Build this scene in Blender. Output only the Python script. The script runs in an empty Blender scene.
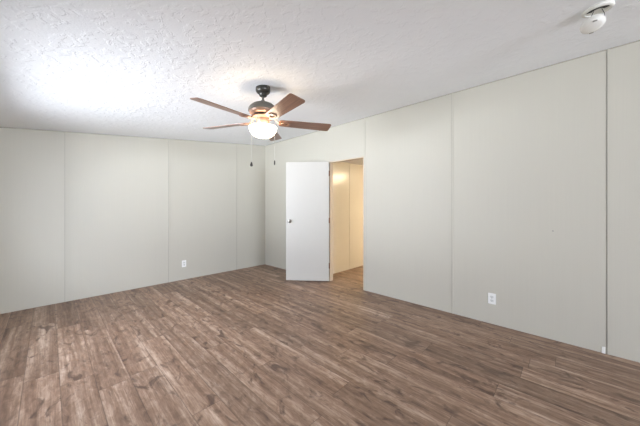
import bpy, bmesh, math, random
from mathutils import Vector, Matrix
R = math.radians
PI = math.pi
random.seed(4)
S = bpy.context.scene
COL = S.collection

# ------------------------------------------------------------------ camera
# world: the far room corner is the origin, the left wall is y=0 (x<0),
# the right wall is x=0 (y<0), z up, metres
CAM = (-3.2617, -4.764, 1.2409)
cam_d = bpy.data.cameras.new('camera')
cam = bpy.data.objects.new('camera', cam_d); COL.objects.link(cam)
cam.location = CAM
cam.rotation_euler = (R(90), 0, R(-46.29))
cam_d.sensor_width = 36
cam_d.lens = 259.95 / 640 * 36
cam_d.shift_y = -5.9 / 640
cam_d.clip_start = 0.05
S.camera = cam

# ------------------------------------------------------------------ world, light, exposure
S.view_settings.view_transform = 'Standard'
S.view_settings.look = 'None'
S.view_settings.exposure = 0.14
S.view_settings.gamma = 1.0
S.view_settings.use_curve_mapping = False
W = bpy.data.worlds.new('daylight'); S.world = W; W.use_nodes = True
bg = W.node_tree.nodes['Background']
bg.inputs[0].default_value = (0.75, 0.86, 1.0, 1)
bg.inputs[1].default_value = 0.8

def area(name, loc, rot, sx, sy, power, color):
    d = bpy.data.lights.new(name, 'AREA'); d.shape = 'RECTANGLE'
    d.size = sx; d.size_y = sy; d.energy = power; d.color = color
    o = bpy.data.objects.new(name, d); COL.objects.link(o)
    o.location = loc; o.rotation_euler = rot
    return o
DAY = (0.93, 0.985, 1.07)
SKY = (0.88, 0.97, 1.16)
# daylight standing outside each unseen window
# sky seen through each window from above, low lamps added below to brighten the ceiling
area('sky_through_window', (-4.75, -1.9, 1.75), (0, R(-72), 0), 1.3, 2.2, 185, SKY)
area('bounce_fill', (-8.8, -2.4, .0), (0, R(-110), 0), 3.2, 8.0, 2350, DAY)
area('sky_through_window', (-2.6, -10.25, 1.8), (R(75), 0, 0), 2.8, 1.3, 500, SKY)
area('bounce_fill', (-2.6, -13.5, .0), (R(106), 0, 0), 7.0, 3.5, 1900, DAY)

# ------------------------------------------------------------------ node helpers
def srgb(r, g, b):
    def f(c):
        c /= 255
        return c / 12.92 if c <= .04045 else ((c + .055) / 1.055) ** 2.4
    return (f(r), f(g), f(b), 1)

class NT:
    def __init__(s, name):
        s.m = bpy.data.materials.new(name); s.m.use_nodes = True
        s.t = s.m.node_tree; s.b = s.t.nodes['Principled BSDF']
    def n(s, kind, **kw):
        nd = s.t.nodes.new('ShaderNode' + kind)
        for k, v in kw.items(): setattr(nd, k, v)
        return nd
    def put(s, sock, v):
        if isinstance(v, bpy.types.NodeSocket): s.t.links.new(v, sock)
        else: sock.default_value = v
    def math(s, op, a, b=None, c=None):
        nd = s.n('Math', operation=op)
        for i, v in enumerate((a, b, c)):
            if v is not None: s.put(nd.inputs[i], v)
        return nd.outputs[0]
    def comb(s, x, y, z=0.0):
        nd = s.n('CombineXYZ')
        for i, v in enumerate((x, y, z)): s.put(nd.inputs[i], v)
        return nd.outputs[0]
    def noise(s, vec, scale=1, detail=3, rough=.5, dist=0):
        nd = s.n('TexNoise'); s.put(nd.inputs['Vector'], vec)
        nd.inputs['Scale'].default_value = scale; nd.inputs['Detail'].default_value = detail
        nd.inputs['Roughness'].default_value = rough; nd.inputs['Distortion'].default_value = dist
        return nd.outputs['Fac']
    def white(s, vec):
        nd = s.n('TexWhiteNoise', noise_dimensions='2D'); s.put(nd.inputs['Vector'], vec)
        return nd.outputs['Value']
    def ramp(s, fac, stops):
        nd = s.n('ValToRGB'); s.put(nd.inputs[0], fac)
        e = nd.color_ramp.elements
        while len(e) < len(stops): e.new(.5)
        for el, (p, c) in zip(e, stops): el.position = p; el.color = c
        return nd.outputs[0]
    def mix(s, fac, a, b, kind='MIX'):
        nd = s.n('Mix', data_type='RGBA', blend_type=kind)
        s.put(nd.inputs[0], fac); s.put(nd.inputs[6], a); s.put(nd.inputs[7], b)
        return nd.outputs[2]
    def bump(s, h, strength, dist):
        nd = s.n('Bump'); nd.inputs['Strength'].default_value = strength
        nd.inputs['Distance'].default_value = dist; s.put(nd.inputs['Height'], h)
        s.t.links.new(nd.outputs[0], s.b.inputs['Normal'])
    def pos(s):
        return s.n('TexCoord').outputs['Object']
    def xyz(s):
        nd = s.n('SeparateXYZ'); s.t.links.new(s.pos(), nd.inputs[0]); return nd.outputs
    def base(s, v): s.put(s.b.inputs['Base Color'], v)
    def rough(s, v): s.put(s.b.inputs['Roughness'], v)

def plain(name, col, rough=.5, metal=0.0, noise=0.0, spec=.5):
    k = NT(name); k.rough(rough); k.b.inputs['Metallic'].default_value = metal
    k.b.inputs['Specular IOR Level'].default_value = spec
    if noise:
        f = k.noise(k.pos(), 9, 4)
        k.base(k.mix(f, tuple(c * (1 - noise) for c in col[:3]) + (1,), tuple(min(1, c * (1 + noise)) for c in col[:3]) + (1,)))
    else: k.base(col)
    return k.m

def wall_mat(name, col, axis):
    k = NT(name); x = k.xyz()
    u = x[axis]
    # vinyl covered panel: very faint vertical fibre lines and soft mottling
    f = k.noise(k.comb(k.math('MULTIPLY', u, 120.0), k.math('MULTIPLY', x[2], 1.2), 0.0), 1, 3)
    g = k.noise(k.pos(), 1.6, 4)
    d = tuple(c * .95 for c in col[:3]) + (1,); l = tuple(min(1, c * 1.04) for c in col[:3]) + (1,)
    k.base(k.mix(k.math('ADD', k.math('MULTIPLY', f, .6), k.math('MULTIPLY', g, .4)), d, l))
    k.rough(.55); k.b.inputs['Specular IOR Level'].default_value = .35
    k.bump(f, .08, .001)
    return k.m

WALLC = srgb(190, 186, 173)
M_wallA = wall_mat('vinyl_wall_panel_along_x', WALLC, 0)
M_wallB = wall_mat('vinyl_wall_panel_along_y', WALLC, 1)
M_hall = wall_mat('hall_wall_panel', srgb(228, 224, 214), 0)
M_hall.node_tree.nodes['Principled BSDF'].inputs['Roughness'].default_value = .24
M_seam = plain('seam_strip', srgb(164, 160, 148), .8)
M_seam_dark = plain('seam_strip_dark', srgb(140, 137, 128), .8)
M_white = plain('white_trim_paint', srgb(226, 226, 222), .45)
M_jamb = plain('warm_lit_jamb', srgb(196, 182, 162), .5)  # tan puts the hall's warm light and shade into the jamb colour
M_door = plain('white_door_paint', srgb(187, 184, 176), .4, noise=.015)
M_plastic = plain('white_plastic', srgb(236, 236, 232), .35)
M_sock = plain('outlet_plastic', srgb(216, 216, 212), .35)
M_dark = plain('dark_slot', srgb(40, 38, 34), .7)
M_steel = plain('satin_nickel', srgb(150, 146, 140), .28, 1.0)
M_hinge = plain('brass_hinge', srgb(120, 84, 60), .45, .8)
M_bronze = plain('dark_bronze', srgb(104, 100, 92), .5, .5, .06)
M_canopy = plain('blackened_bronze', srgb(60, 58, 52), .38, .5)
M_arm = plain('lamp_tinted_bronze', srgb(146, 118, 102), .42, .4, .08)  # pinkish tint puts the fan lamp's warm light into the bronze
M_chain = plain('pull_chain_metal', srgb(190, 186, 176), .4, .4)
M_knob = plain('dark_pull_knob', srgb(44, 38, 34), .5)
M_detector = plain('detector_plastic', srgb(222, 220, 212), .5)

def blade_mat():
    k = NT('mahogany_blade'); x = k.xyz()
    g = k.noise(k.comb(k.math('MULTIPLY', x[0], 2.0), k.math('MULTIPLY', x[1], 42.0), k.math('MULTIPLY', x[2], 4.0)), 1.5, 4, .6, .4)
    k.base(k.ramp(g, [(.3, srgb(104, 74, 58)), (.7, srgb(142, 106, 86))]))
    k.rough(.3); k.b.inputs['Specular IOR Level'].default_value = .65
    return k.m
M_blade = blade_mat()

def bowl_mat():
    k = NT('lit_frosted_glass'); k.base(srgb(245, 238, 224)); k.rough(.3)
    k.b.inputs['Emission Color'].default_value = (1.0, .84, .64, 1)
    k.b.inputs['Emission Strength'].default_value = 11.0
    return k.m
M_bowl = bowl_mat()
kb = NT('lit_bulb'); kb.base(srgb(250, 240, 220)); kb.b.inputs['Emission Color'].default_value = (1, .76, .48, 1); kb.b.inputs['Emission Strength'].default_value = 4
M_bulb = kb.m

def ceiling_mat():
    k = NT('knockdown_ceiling')
    k.base(k.mix(k.noise(k.pos(), 2.2, 4), srgb(238, 240, 241), srgb(245, 247, 248))); k.rough(.9)
    k.b.inputs['Specular IOR Level'].default_value = .1
    p = k.pos()
    a = k.noise(p, 15, 4, .55, .5)
    pat = k.ramp(a, [(.5, (0, 0, 0, 1)), (.6, (1, 1, 1, 1))])
    f = k.noise(p, 70, 3)
    k.bump(k.math('ADD', pat, k.math('MULTIPLY', f, .5)), .4, .004)
    return k.m
M_ceil = ceiling_mat()

def floor_mat():
    k = NT('vinyl_plank_floor'); x = k.xyz()
    PW, PL = .178, 1.22
    M = lambda a, b: k.math('MULTIPLY', a, b)
    A = lambda a, b: k.math('ADD', a, b)
    u = k.math('DIVIDE', x[0], PW); row = k.math('FLOOR', u)
    off = k.white(k.comb(row, 3.7))
    v = A(k.math('DIVIDE', x[1], PL), off); cl = k.math('FLOOR', v)
    idv = k.white(k.comb(row, cl)); id2 = k.white(k.comb(A(cl, 11.3), row))
    sh = M(idv, 37.0); sh2 = M(id2, 19.0)
    def n(fx, fy, **kw): return k.noise(k.comb(A(M(x[0], fx), sh), A(M(x[1], fy), sh2), sh), 1.0, **kw)
    wide = n(15.0, .55, detail=2, rough=.45, dist=.3)          # broad strips inside a plank
    grain = n(46.0, 1.5, detail=7, rough=.66, dist=1.0)        # long grain
    saw = n(30.0, 8.5, detail=6, rough=.7, dist=.6)           # rough sawn flecks
    knot = n(10.0, 4.2, detail=4, rough=.6, dist=1.4)
    fine = n(170.0, 5.0, detail=3, rough=.6)
    w = A(A(M(wide, .52), M(grain, .42)), M(saw, .54))
    c = k.ramp(A(M(w, 1.0), -.235), [(.28, srgb(86, 63, 48)), (.43, srgb(125, 98, 79)), (.55, srgb(149, 122, 101)), (.72, srgb(190, 167, 147))])
    tone = k.ramp(idv, [(0, (.80, .79, .78, 1)), (.45, (.96, .95, .95, 1)), (1, (1.1, 1.09, 1.09, 1))])
    c = k.mix(1.0, c, tone, 'MULTIPLY')
    c = k.mix(M(k.ramp(fine, [(.36, (1, 1, 1, 1)), (.55, (0, 0, 0, 1))]), .25), c, srgb(92, 70, 56))
    c = k.mix(M(k.ramp(knot, [(.55, (0, 0, 0, 1)), (.67, (1, 1, 1, 1))]), .8), c, srgb(82, 61, 50))
    fu = k.math('FRACT', u); fv = k.math('FRACT', v)
    eu = M(k.math('MINIMUM', fu, k.math('SUBTRACT', 1.0, fu)), PW)
    ev = M(k.math('MINIMUM', fv, k.math('SUBTRACT', 1.0, fv)), PL)
    j = k.ramp(M(k.math('MINIMUM', eu, ev), 250.0), [(.25, (1, 1, 1, 1)), (.7, (0, 0, 0, 1))])
    c = k.mix(M(j, .5), c, srgb(66, 50, 42))
    k.base(c)
    k.rough(A(.33, M(saw, .2)))
    k.b.inputs['Specular IOR Level'].default_value = .5
    k.bump(k.math('SUBTRACT', M(saw, .6), j), .22, .0015)
    return k.m
M_floor = floor_mat()

def pane_mat():
    k = NT('window_glass')
    t = k.n('BsdfTransparent'); g = k.n('BsdfGlossy'); g.inputs['Roughness'].default_value = .02
    mx = k.n('MixShader'); mx.inputs[0].default_value = .06
    k.t.links.new(t.outputs[0], mx.inputs[1]); k.t.links.new(g.outputs[0], mx.inputs[2])
    k.t.links.new(mx.outputs[0], k.t.nodes['Material Output'].inputs[0])
    return k.m
M_pane = pane_mat()

# ------------------------------------------------------------------ mesh helpers
def finish(name, bm, mats, parent=None, smooth=False, bevel=0):
    bmesh.ops.recalc_face_normals(bm, faces=bm.faces)
    me = bpy.data.meshes.new(name); bm.to_mesh(me); bm.free()
    if not isinstance(mats, (list, tuple)): mats = [mats]
    for m in mats: me.materials.append(m)
    o = bpy.data.objects.new(name, me); COL.objects.link(o)
    if parent: o.parent = parent
    if smooth:
        for p in me.polygons: p.use_smooth = True
        me.set_sharp_from_angle(angle=R(40))
    if bevel:
        b = o.modifiers.new('bevel', 'BEVEL'); b.width = bevel; b.segments = 2; b.limit_method = 'ANGLE'
    return o

def box(bm, x0, x1, y0, y1, z0, z1, mi=0, mat=None):
    vs = [bm.verts.new(v) for v in ((x0, y0, z0), (x1, y0, z0), (x1, y1, z0), (x0, y1, z0), (x0, y0, z1), (x1, y0, z1), (x1, y1, z1), (x0, y1, z1))]
    if mat:
        for v in vs: v.co = mat @ v.co
    for q in ((3, 2, 1, 0), (4, 5, 6, 7), (0, 1, 5, 4), (1, 2, 6, 5), (2, 3, 7, 6), (3, 0, 4, 7)):
        f = bm.faces.new([vs[i] for i in q]); f.material_index = mi
    return vs

def lathe(bm, prof, n=32, mat=None, mi=0):
    """prof: list of (radius, height); radius 0 closes the end"""
    rings = []
    for r, z in prof:
        if r < 1e-6: rings.append([bm.verts.new((0, 0, z))])
        else: rings.append([bm.verts.new((r * math.cos(2 * PI * i / n), r * math.sin(2 * PI * i / n), z)) for i in range(n)])
    for a, b in zip(rings, rings[1:]):
        for i in range(n):
            j = (i + 1) % n
            if len(a) == 1 and len(b) == 1: continue
            if len(a) == 1: f = bm.faces.new((a[0], b[i], b[j]))
            elif len(b) == 1: f = bm.faces.new((a[i], b[0], a[j]))
            else: f = bm.faces.new((a[i], b[i], b[j], a[j]))
            f.material_index = mi
    if mat:
        for ring in rings:
            for v in ring: v.co = mat @ v.co

def prism(bm, pts, z0, z1, mat=None, mi=0):
    lo = [bm.verts.new((x, y, z0)) for x, y in pts]; hi = [bm.verts.new((x, y, z1)) for x, y in pts]
    n = len(pts)
    fs = [bm.faces.new(lo[::-1]), bm.faces.new(hi)]
    for i in range(n): fs.append(bm.faces.new((lo[i], lo[(i + 1) % n], hi[(i + 1) % n], hi[i])))
    for f in fs: f.material_index = mi
    if mat:
        for v in lo + hi: v.co = mat @ v.co

def tube(bm, pts, rad, n=8, mi=0, flat=1.0):
    """swept tube; rad may be a list; flat squashes the section vertically"""
    pts = [Vector(p) for p in pts]; rings = []
    for i, p in enumerate(pts):
        d = (pts[min(i + 1, len(pts) - 1)] - pts[max(i - 1, 0)]).normalized()
        up = Vector((0, 0, 1)) if abs(d.z) < .95 else Vector((1, 0, 0))
        s = d.cross(up).normalized(); t = s.cross(d).normalized()
        r = rad[i] if isinstance(rad, (list, tuple)) else rad
        rings.append([bm.verts.new(p + s * r * math.cos(2 * PI * k / n) + t * r * flat * math.sin(2 * PI * k / n)) for k in range(n)])
    for a, b in zip(rings, rings[1:]):
        for k in range(n):
            bm.faces.new((a[k], a[(k + 1) % n], b[(k + 1) % n], b[k])).material_index = mi
    bm.faces.new(rings[0][::-1]).material_index = mi; bm.faces.new(rings[-1]).material_index = mi

def struct(o, label=None):
    o['kind'] = 'structure'
    if label: o['label'] = label
    return o

def tag(o, label, cat, group=None):
    o['label'] = label; o['category'] = cat
    if group: o['group'] = group
    return o

def empty(name, loc, rz=0):
    o = bpy.data.objects.new(name, None); COL.objects.link(o)
    o.location = loc; o.rotation_euler = (0, 0, rz); o.empty_display_size = .1
    return o

# ------------------------------------------------------------------ structure
HB, SL = 2.5745, .1106                 # ceiling height at the right wall, and how it falls towards x<0
XW, YR = -4.05, -9.50                  # window wall, rear wall
T = .075                                # wall thickness
def cz(x): return HB + SL * x
DY0, DY1, DH = -2.556, -1.860, 2.002   # doorway in the right wall
HALL_Y0, HALL_Y1, HALL_X, HALL_Z = -3.9, -1.603, 3.3, 2.12

bm = bmesh.new(); box(bm, XW - T, HALL_X + T, YR - T, T, -.12, 0)
struct(finish('floor', bm, M_floor))

bm = bmesh.new()
th = .1
vs = [bm.verts.new(v) for v in ((XW - T, YR - T, cz(XW - T)), (0, YR - T, HB), (0, T, HB), (XW - T, T, cz(XW - T)))]
ws = [bm.verts.new(v.co + Vector((0, 0, th))) for v in vs]
bm.faces.new(vs[::-1]); bm.faces.new(ws)
for i in range(4): bm.faces.new((vs[i], vs[(i + 1) % 4], ws[(i + 1) % 4], ws[i]))
struct(finish('ceiling', bm, M_ceil))

# left wall: its top follows the slope of the ceiling
bm = bmesh.new()
prism(bm, [(XW - T, 0), (T, 0), (T, HB), (0, HB), (XW - T, cz(XW - T))], 0, T, Matrix(((1, 0, 0, 0), (0, 0, 1, 0), (0, 1, 0, 0), (0, 0, 0, 1))))
struct(finish('wall_left', bm, M_wallA))

# right wall with the doorway
bm = bmesh.new()
box(bm, 0, T, DY1, 0, 0, HB + th); box(bm, 0, T, YR - T, DY0, 0, HB + th); box(bm, 0, T, DY0, DY1, DH, HB + th)
struct(finish('wall_right', bm, M_wallB))

# rear wall and window wall (both behind the camera) with their openings
def rear():
    bm = bmesh.new(); h = 2.5745
    x0, x1, z0, z1 = -3.7, -1.5, .82, 1.95
    tf = Matrix(((1, 0, 0, 0), (0, 0, -1, YR), (0, 1, 0, 0), (0, 0, 0, 1)))
    prism(bm, [(XW - T, 0), (x0, 0), (x0, cz(x0)), (XW - T, cz(XW - T))], 0, T, tf)
    prism(bm, [(x1, 0), (0, 0), (0, cz(0)), (x1, cz(x1))], 0, T, tf)
    prism(bm, [(x0, 0), (x1, 0), (x1, z0), (x0, z0)], 0, T, tf)
    prism(bm, [(x0, z1), (x1, z1), (x1, cz(x1)), (x0, cz(x0))], 0, T, tf)
    struct(finish('wall_rear', bm, M_wallA))
rear()
bm = bmesh.new(); zt = cz(XW)
OPEN = [(-2.8, -1.0, .77, 1.83)]
ys = YR
for (a, b, z0, z1) in OPEN:
    box(bm, XW - T, XW, ys, a, 0, zt); box(bm, XW - T, XW, a, b, 0, z0); box(bm, XW - T, XW, a, b, z1, zt); ys = b
box(bm, XW - T, XW, ys, 0, 0, zt)
struct(finish('wall_window_side', bm, M_wallB))

def window(n, c, w, z0, z1, along):
    root = struct(empty('window_%d' % n, c)); fr = bmesh.new()
    if along == 'y': root.rotation_euler.z = PI / 2
    h = w / 2; d = .04
    box(fr, -h, h, -d, d, z0, z0 + .05); box(fr, -h, h, -d, d, z1 - .05, z1)
    box(fr, -h, -h + .05, -d, d, z0 + .05, z1 - .05); box(fr, h - .05, h, -d, d, z0 + .05, z1 - .05)
    box(fr, -h + .05, h - .05, -.02, .02, (z0 + z1) / 2 - .02, (z0 + z1) / 2 + .02)
    finish('window_frame', fr, M_white, root)
    p = bmesh.new(); box(p, -h + .05, h - .05, -.003, .003, z0 + .05, (z0 + z1) / 2 - .02); finish('window_pane', p, M_pane, root)
    p = bmesh.new(); box(p, -h + .05, h - .05, -.003, .003, (z0 + z1) / 2 + .02, z1 - .05); finish('window_pane', p, M_pane, root)
window(1, (XW - T / 2, -1.9, 0), 1.8, .77, 1.83, 'y')
window(2, (-2.6, YR - T / 2, 0), 2.2, .82, 1.95, 'x')

# the lit hall beyond the doorway
bm = bmesh.new(); box(bm, T, HALL_X + T, HALL_Y1, HALL_Y1 + .1, 0, HALL_Z + .1); struct(finish('wall_hall_left', bm, M_hall))
bm = bmesh.new(); box(bm, HALL_X, HALL_X + T, HALL_Y0, HALL_Y1, 0, HALL_Z + .1); struct(finish('wall_hall_end', bm, M_hall))
bm = bmesh.new(); box(bm, T, HALL_X + T, HALL_Y0 - .1, HALL_Y0, 0, HALL_Z + .1); struct(finish('wall_hall_right', bm, M_hall))
bm = bmesh.new(); box(bm, T, HALL_X, HALL_Y0, HALL_Y1, HALL_Z, HALL_Z + .1); struct(finish('ceiling_hall', bm, M_ceil))

# panel seams: slim battens with a thin darker strip on one side
tn = [0]
def batten_left(x):
    tn[0] += 1; bm = bmesh.new()
    top = cz(x) - .004
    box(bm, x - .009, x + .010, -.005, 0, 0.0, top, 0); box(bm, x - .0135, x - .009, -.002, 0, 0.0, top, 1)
    struct(finish('trim_%d' % tn[0], bm, [M_wallA, M_seam]))
def batten_right(y, z0=0.0, cm=M_seam, w=.009):
    tn[0] += 1; bm = bmesh.new(); top = HB - .004
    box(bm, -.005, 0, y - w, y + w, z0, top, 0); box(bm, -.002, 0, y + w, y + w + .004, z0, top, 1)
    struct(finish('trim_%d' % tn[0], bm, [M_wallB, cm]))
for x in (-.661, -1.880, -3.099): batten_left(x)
batten_right(-2.570, cm=M_seam)
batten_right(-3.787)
batten_right(-5.007, cm=M_seam_dark, w=.006)
# dark joint where the right wall meets the ceiling, and a slim corner bead
bm = bmesh.new(); box(bm, -.004, 0, YR, -.0, HB - .010, HB - .001)
struct(finish('trim_7', bm, M_seam))
bm = bmesh.new(); tf = Matrix(((1, 0, 0, 0), (0, 0, -1, 0), (0, 1, 0, 0), (0, 0, 0, 1)))
prism(bm, [(XW, cz(XW) - .008), (-.004, HB - .009), (-.004, HB - .001), (XW, cz(XW) - .001)], 0, .004, tf)
struct(finish('trim_8', bm, M_seam))
# short white stub of old batten at the foot of the nearest right-wall seam
bm = bmesh.new(); box(bm, -.006, 0, -4.990, -4.968, 0, .055)
struct(finish('trim_9', bm, M_white, bevel=.0015))
# hall panel seam
bm = bmesh.new(); box(bm, .892, .908, HALL_Y1 - .004, HALL_Y1, 0, HALL_Z)
struct(finish('trim_10', bm, M_hall))
# door jambs and head, lining the doorway
bm = bmesh.new()
box(bm, .001, T + .004, DY1 - .016, DY1, 0, DH); box(bm, .001, T + .004, DY0, DY0 + .016, 0, DH)
box(bm, .001, T + .004, DY0 + .016, DY1 - .016, DH - .016, DH)
struct(finish('trim_11', bm, M_jamb))

# ------------------------------------------------------------------ door leaf, open wide into the room
hx, hy = -.020, -1.874
ang = math.atan2(.571, -.455)
DW, DTH, D0, D1 = .722, .035, .014, 1.995
door = empty('door_1', (hx, hy, 0), ang); struct(door)
bm = bmesh.new(); box(bm, 0, DW, 0, DTH, D0, D1)      # +y of the leaf looks back at the camera
leaf = finish('door_leaf', bm, M_door, door, bevel=.002)
def knob(side):
    bm = bmesh.new()
    tf = Matrix.Translation((DW - .065, DTH if side > 0 else 0, 1.005)) @ Matrix.Rotation(R(-90 * side), 4, 'X')
    lathe(bm, [(0, 0), (.031, 0), (.032, .004), (.028, .009), (.013, .011), (.011, .030), (.018, .036), (.026, .046), (.027, .056), (.021, .064), (0, .067)], 24, tf)
    return finish('door_knob', bm, M_steel, door, smooth=True)
knob(1); knob(-1)
for z in (1.80, 1.02, .27):
    bm = bmesh.new()
    lathe(bm, [(0, -.045), (.008, -.045), (.008, .045), (0, .045)], 12, Matrix.Translation((-.006, DTH + .003, z)))
    box(bm, -.002, .0, .004, DTH, z - .042, z + .042)
    finish('hinge', bm, M_hinge, door, smooth=True)
bm = bmesh.new(); box(bm, DW, DW + .002, .006, DTH - .006, .975, 1.035); finish('latch_plate', bm, M_steel, door)

# ------------------------------------------------------------------ outlets
def outlet(loc, rz, label):
    root = empty('wall_outlet', loc, rz); tag(root, label, 'outlet', 'duplex wall outlets')
    # local frame: plate looks along -y
    bm = bmesh.new(); box(bm, -.035, .035, -.006, 0, -.0575, .0575); finish('cover_plate', bm, M_plastic, root, bevel=.003)
    for s in (-1, 1):
        bm = bmesh.new(); c = s * .0195
        pts = []
        for i in range(20):
            a = 2 * PI * i / 20
            pts.append((.0172 * math.cos(a), max(-.0125, min(.0125, .0172 * math.sin(a)))))
        prism(bm, pts, .006, .0085, Matrix.Translation((0, 0, c)) @ Matrix.Rotation(R(90), 4, 'X'))
        so = finish('socket', bm, M_sock, root)
        bm = bmesh.new()
        box(bm, -.0075, -.0055, -.0092, -.0084, c - .001, c + .008); box(bm, .0055, .0075, -.0092, -.0084, c - .001, c + .006)
        lathe(bm, [(0, 0), (.0026, 0), (.0026, .0008), (0, .0008)], 10, Matrix.Translation((0, -.0084, c - .0065)) @ Matrix.Rotation(R(90), 4, 'X'))
        finish('socket_slots', bm, M_dark, so)
    bm = bmesh.new(); lathe(bm, [(0, .006), (.0032, .006), (.0028, .0072), (0, .0074)], 12, Matrix.Rotation(R(90), 4, 'X')); finish('screw', bm, M_steel, root, smooth=True)
outlet((-1.652, 0, .272), 0, 'white duplex outlet low on the left wall')
outlet((0, -4.176, .268), R(-90), 'white duplex outlet low on the right wall')

bm = bmesh.new(); lathe(bm, [(0, 0), (.006, 0), (.006, .002), (.003, .004), (0, .0045)], 12)
nail = finish('nail', bm, M_steel, smooth=True)
nail.location = (0, -4.659, 1.018); nail.rotation_euler = (0, R(-90), 0)
tag(nail, 'tiny nail head left in the middle of the bare right wall', 'nail')

# ------------------------------------------------------------------ ceiling fan
FX, FY = -1.861, -2.682
fan = empty('ceiling_fan', (FX, FY, cz(FX)))
tag(fan, 'bronze ceiling fan with five mahogany blades and a lit white glass bowl', 'ceiling fan')
fz = cz(FX)
def Z(z): return z - fz
bm = bmesh.new()
lathe(bm, [(0, .004), (.066, .004), (.068, -.022), (.067, -.036), (.061, -.048), (.050, -.058), (.042, -.064), (.038, -.070), (.036, -.078), (.028, -.087), (.012, -.091), (0, -.091)], 32)
finish('canopy', bm, M_canopy, fan, smooth=True)
bm = bmesh.new()
lathe(bm, [(0, -.09), (.0115, -.09), (.0115, Z(2.246)), (.019, Z(2.243)), (.022, Z(2.232)), (.026, Z(2.224)), (0, Z(2.222))], 20)
finish('downrod', bm, M_bronze, fan, smooth=True)
bm = bmesh.new()
lathe(bm, [(0, Z(2.228)), (.030, Z(2.228)), (.062, Z(2.219)), (.096, Z(2.203)), (.121, Z(2.183)), (.133, Z(2.163)), (.136, Z(2.150)), (.136, Z(2.140)), (.132, Z(2.136)), (0, Z(2.136))], 40)
finish('motor_housing', bm, M_bronze, fan, smooth=True)
bm = bmesh.new()
lathe(bm, [(0, Z(2.137)), (.128, Z(2.137)), (.125, Z(2.124)), (.112, Z(2.110)), (.094, Z(2.104)), (0, Z(2.104))], 40)
finish('motor_base', bm, M_arm, fan, smooth=True)
bm = bmesh.new()
lathe(bm, [(0, Z(2.092)), (.096, Z(2.092)), (.098, Z(2.088)), (.096, Z(2.082)), (.070, Z(2.080)), (.062, Z(2.074)), (.060, Z(2.024)), (.052, Z(2.014)),
           (.014, Z(2.010)), (.012, Z(1.915)), (0, Z(1.915))], 36)
finish('switch_housing', bm, M_arm, fan, smooth=True)
bm = bmesh.new()
lathe(bm, [(0, Z(2.106)), (.086, Z(2.106)), (.086, Z(2.090)), (0, Z(2.090))], 36)
finish('gap_shade_ring', bm, M_dark, fan, smooth=True)  # dark colour stands in for shade between motor base and switch housing
# open-topped glass bowl hung on the centre rod, bulbs inside
bm = bmesh.new(); pro = []; pri = []
RB, ZR, DB = .127, Z(1.988), .092
for i in range(13):
    a = i / 12 * PI / 2
    pro.append((RB * math.cos(a) ** .8 if i < 12 else 0, ZR - DB * math.sin(a)))
    pri.append(((RB - .006) * math.cos(a) ** .8 if i < 12 else 0, ZR - (DB - .006) * math.sin(a)))
lathe(bm, pri[::-1] + [(RB + .003, ZR + .003)] + pro, 40)
finish('lamp_bowl', bm, M_bowl, fan, smooth=True)
bulb0 = None
for kk in range(3):
    if bulb0 is None:
        bm = bmesh.new(); lathe(bm, [(0, -.045), (.018, -.04), (.026, -.02), (.024, -.002), (.013, .018), (.012, .035), (0, .035)], 16)
        bulb0 = finish('bulb', bm, M_bulb, fan, smooth=True); o = bulb0
    else:
        o = bulb0.copy(); COL.objects.link(o); o.parent = fan
    a = 2 * PI * kk / 3 + .5
    o.location = (.07 * math.cos(a), .07 * math.sin(a), ZR - .030)
d = bpy.data.lights.new('fan_bulbs', 'POINT'); d.energy = .7; d.color = (1, .80, .58); d.shadow_soft_size = .05
o = bpy.data.objects.new('fan_bulbs', d); COL.objects.link(o); o.parent = fan; o.location = (0.0, -.09, ZR - .01)

BZ, RT = Z(2.047), .664
def rounded(pts, rad, seg=5):
    out = []
    n = len(pts)
    for i in range(n):
        p = Vector(pts[i]); a = (Vector(pts[i - 1]) - p).normalized(); b = (Vector(pts[(i + 1) % n]) - p).normalized()
        r = rad[i]
        for k in range(seg + 1):
            t = k / seg
            out.append(tuple((p + a * r) * (1 - t) ** 2 + p * 2 * t * (1 - t) + (p + b * r) * t ** 2))
    return out
BL = rounded([(.150, -.054), (RT, -.070), (RT, .070), (.150, .054)], [.03, .03, .03, .03])
PITCH = R(-12)
def blade_mesh():
    bm = bmesh.new(); prism(bm, BL, -.003, .003, Matrix.Rotation(PITCH, 4, 'X')); return bm
def arm_mesh():
    bm = bmesh.new()
    tube(bm, [(.085, 0, .044), (.108, 0, .036), (.130, 0, .010), (.152, 0, -.006), (.175, 0, -.008)], [.017, .015, .012, .012, .013], 10, flat=.5)
    # open loop carrying the blade
    tf = Matrix.Rotation(PITCH, 4, 'X'); n = 20; pts = []
    for i in range(n + 1):
        a = 2 * PI * i / n
        pts.append(tf @ Vector((.212 - .040 * math.cos(a), .030 * math.sin(a), -.008)))
    tube(bm, pts, .0085, 8, flat=.6)
    for x, y in ((.242, .0), (.212, .030), (.212, -.030)):
        lathe(bm, [(0, -.015), (.006, -.014), (.008, -.010), (.008, -.002), (0, -.002)], 10, tf @ Matrix.Translation((x, y, 0)))
    return bm
b0 = a0 = None
for kk in range(5):
    rz = R(42.5 + 72 * kk)
    if b0 is None:
        b0 = finish('blade', blade_mesh(), M_blade, fan); a0 = finish('blade_arm', arm_mesh(), M_arm, fan, smooth=True)
        bb, aa = b0, a0
    else:
        bb = b0.copy(); aa = a0.copy(); COL.objects.link(bb); COL.objects.link(aa); bb.parent = fan; aa.parent = fan
    for o in (bb, aa): o.location = (0, 0, BZ); o.rotation_euler = (0, 0, rz)

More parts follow.
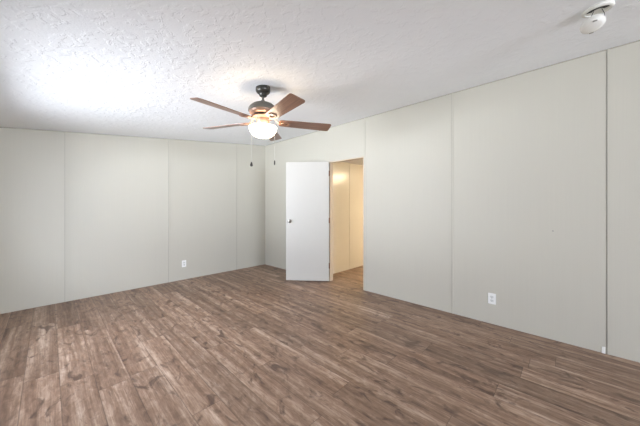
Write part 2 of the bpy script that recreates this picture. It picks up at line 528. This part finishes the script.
yaw = R(46.29); fw = Vector((math.sin(yaw), math.cos(yaw), 0)); rt = Vector((math.cos(yaw), -math.sin(yaw), 0))
for s, zb in ((-1, 1.616), (1, 1.630)):
    tow = Vector((CAM[0] - FX, CAM[1] - FY, 0)).normalized()      # the two chains hang on the near side of the bowl
    p = rt * (s * .105) + tow * .100
    ztop = Z(2.055); bm = bmesh.new()
    q = p * (.058 / p.length)
    tube(bm, [(q.x, q.y, ztop), (p.x, p.y, ztop - .012), (p.x, p.y, ztop - .03), (p.x, p.y, Z(zb) + .03)], .0016, 6)
    ch = finish('pull_chain', bm, M_chain, fan)
    bm = bmesh.new()
    if s < 0: prof = [(0, .034), (.004, .034), (.007, .026), (.012, .010), (.013, .002), (.009, -.006), (0, -.008)]
    else: prof = [(0, .034), (.004, .033), (.006, .022), (.0065, .006), (.005, -.006), (0, -.010)]
    lathe(bm, prof, 16, Matrix.Translation((p.x, p.y, Z(zb))))
    finish('pull_knob', bm, M_knob, ch, smooth=True)

# ------------------------------------------------------------------ smoke detector, its head hanging off the base
SX, SY = -.905, -4.895
det = empty('smoke_detector', (SX, SY, cz(SX)))
det.rotation_euler = (0, -math.atan(SL), 0)
tag(det, 'round white smoke detector on the ceiling with its head hanging loose', 'smoke detector')
bm = bmesh.new()
lathe(bm, [(0, 0), (.070, 0), (.072, -.004), (.071, -.014), (.066, -.018), (.056, -.018), (.054, -.012), (0, -.012)], 40)
finish('mounting_base', bm, M_detector, det, smooth=True)
bm = bmesh.new()
prism(bm, [(.050 * math.cos(t) , .050 * math.sin(t)) for t in [R(100 + 16 * q) for q in range(11)]] + [(.026 * math.cos(t) , .026 * math.sin(t)) for t in [R(260 - 16 * q) for q in range(11)]], -.0145, -.0121)
finish('base_crescent', bm, M_dark, det)  # flat dark crescent on the inside of the base
HD = (-.022, .022, -.096)
hd = Matrix.Translation(HD) @ Matrix.Rotation(R(-6), 4, 'X') @ Matrix.Rotation(R(24), 4, 'Y')
bm = bmesh.new()
lathe(bm, [(0, .022), (.046, .022), (.054, .018), (.057, .008), (.056, -.006), (.050, -.014), (.036, -.020), (.020, -.023), (0, -.024)], 40, hd)
head = finish('detector_head', bm, M_detector, det, smooth=True)
for a in (0, 3):
    m = hd @ Matrix.Rotation(R(60 * a + 10), 4, 'Z'); bm = bmesh.new()
    box(bm, .040, .048, -.010, .010, -.0195, -.0150, 0, m)
    finish('vent_slot', bm, M_seam_dark, head)
for a in (-1, 1):
    bm = bmesh.new(); p = hd @ Vector((.01, a * .02, .019))
    tube(bm, [(-.01, a * .015, -.008), (.02, a * .03, -.035), (.012, a * .03, -.06), tuple(p)], .0018, 6)
    finish('wire', bm, M_dark, det)

# ------------------------------------------------------------------ warm ceiling lamp in the hall
HL = (2.3, -3.1, HALL_Z)
lamp = empty('hall_ceiling_lamp', HL)
tag(lamp, 'warm flush dome lamp on the hall ceiling beyond the doorway', 'ceiling lamp')
bm = bmesh.new(); lathe(bm, [(0, 0), (.16, 0), (.16, -.02), (.15, -.025), (0, -.025)], 32); finish('lamp_base', bm, M_white, lamp, smooth=True)
k = NT('hall_lamp_glass'); k.base(srgb(250, 240, 220)); k.b.inputs['Emission Color'].default_value = (1, .80, .54, 1); k.b.inputs['Emission Strength'].default_value = 225
bm = bmesh.new(); lathe(bm, [(0, -.025), (.145, -.025), (.138, -.05), (.11, -.075), (.06, -.092), (0, -.097)], 32)
finish('lamp_shade', bm, k.m, lamp, smooth=True)
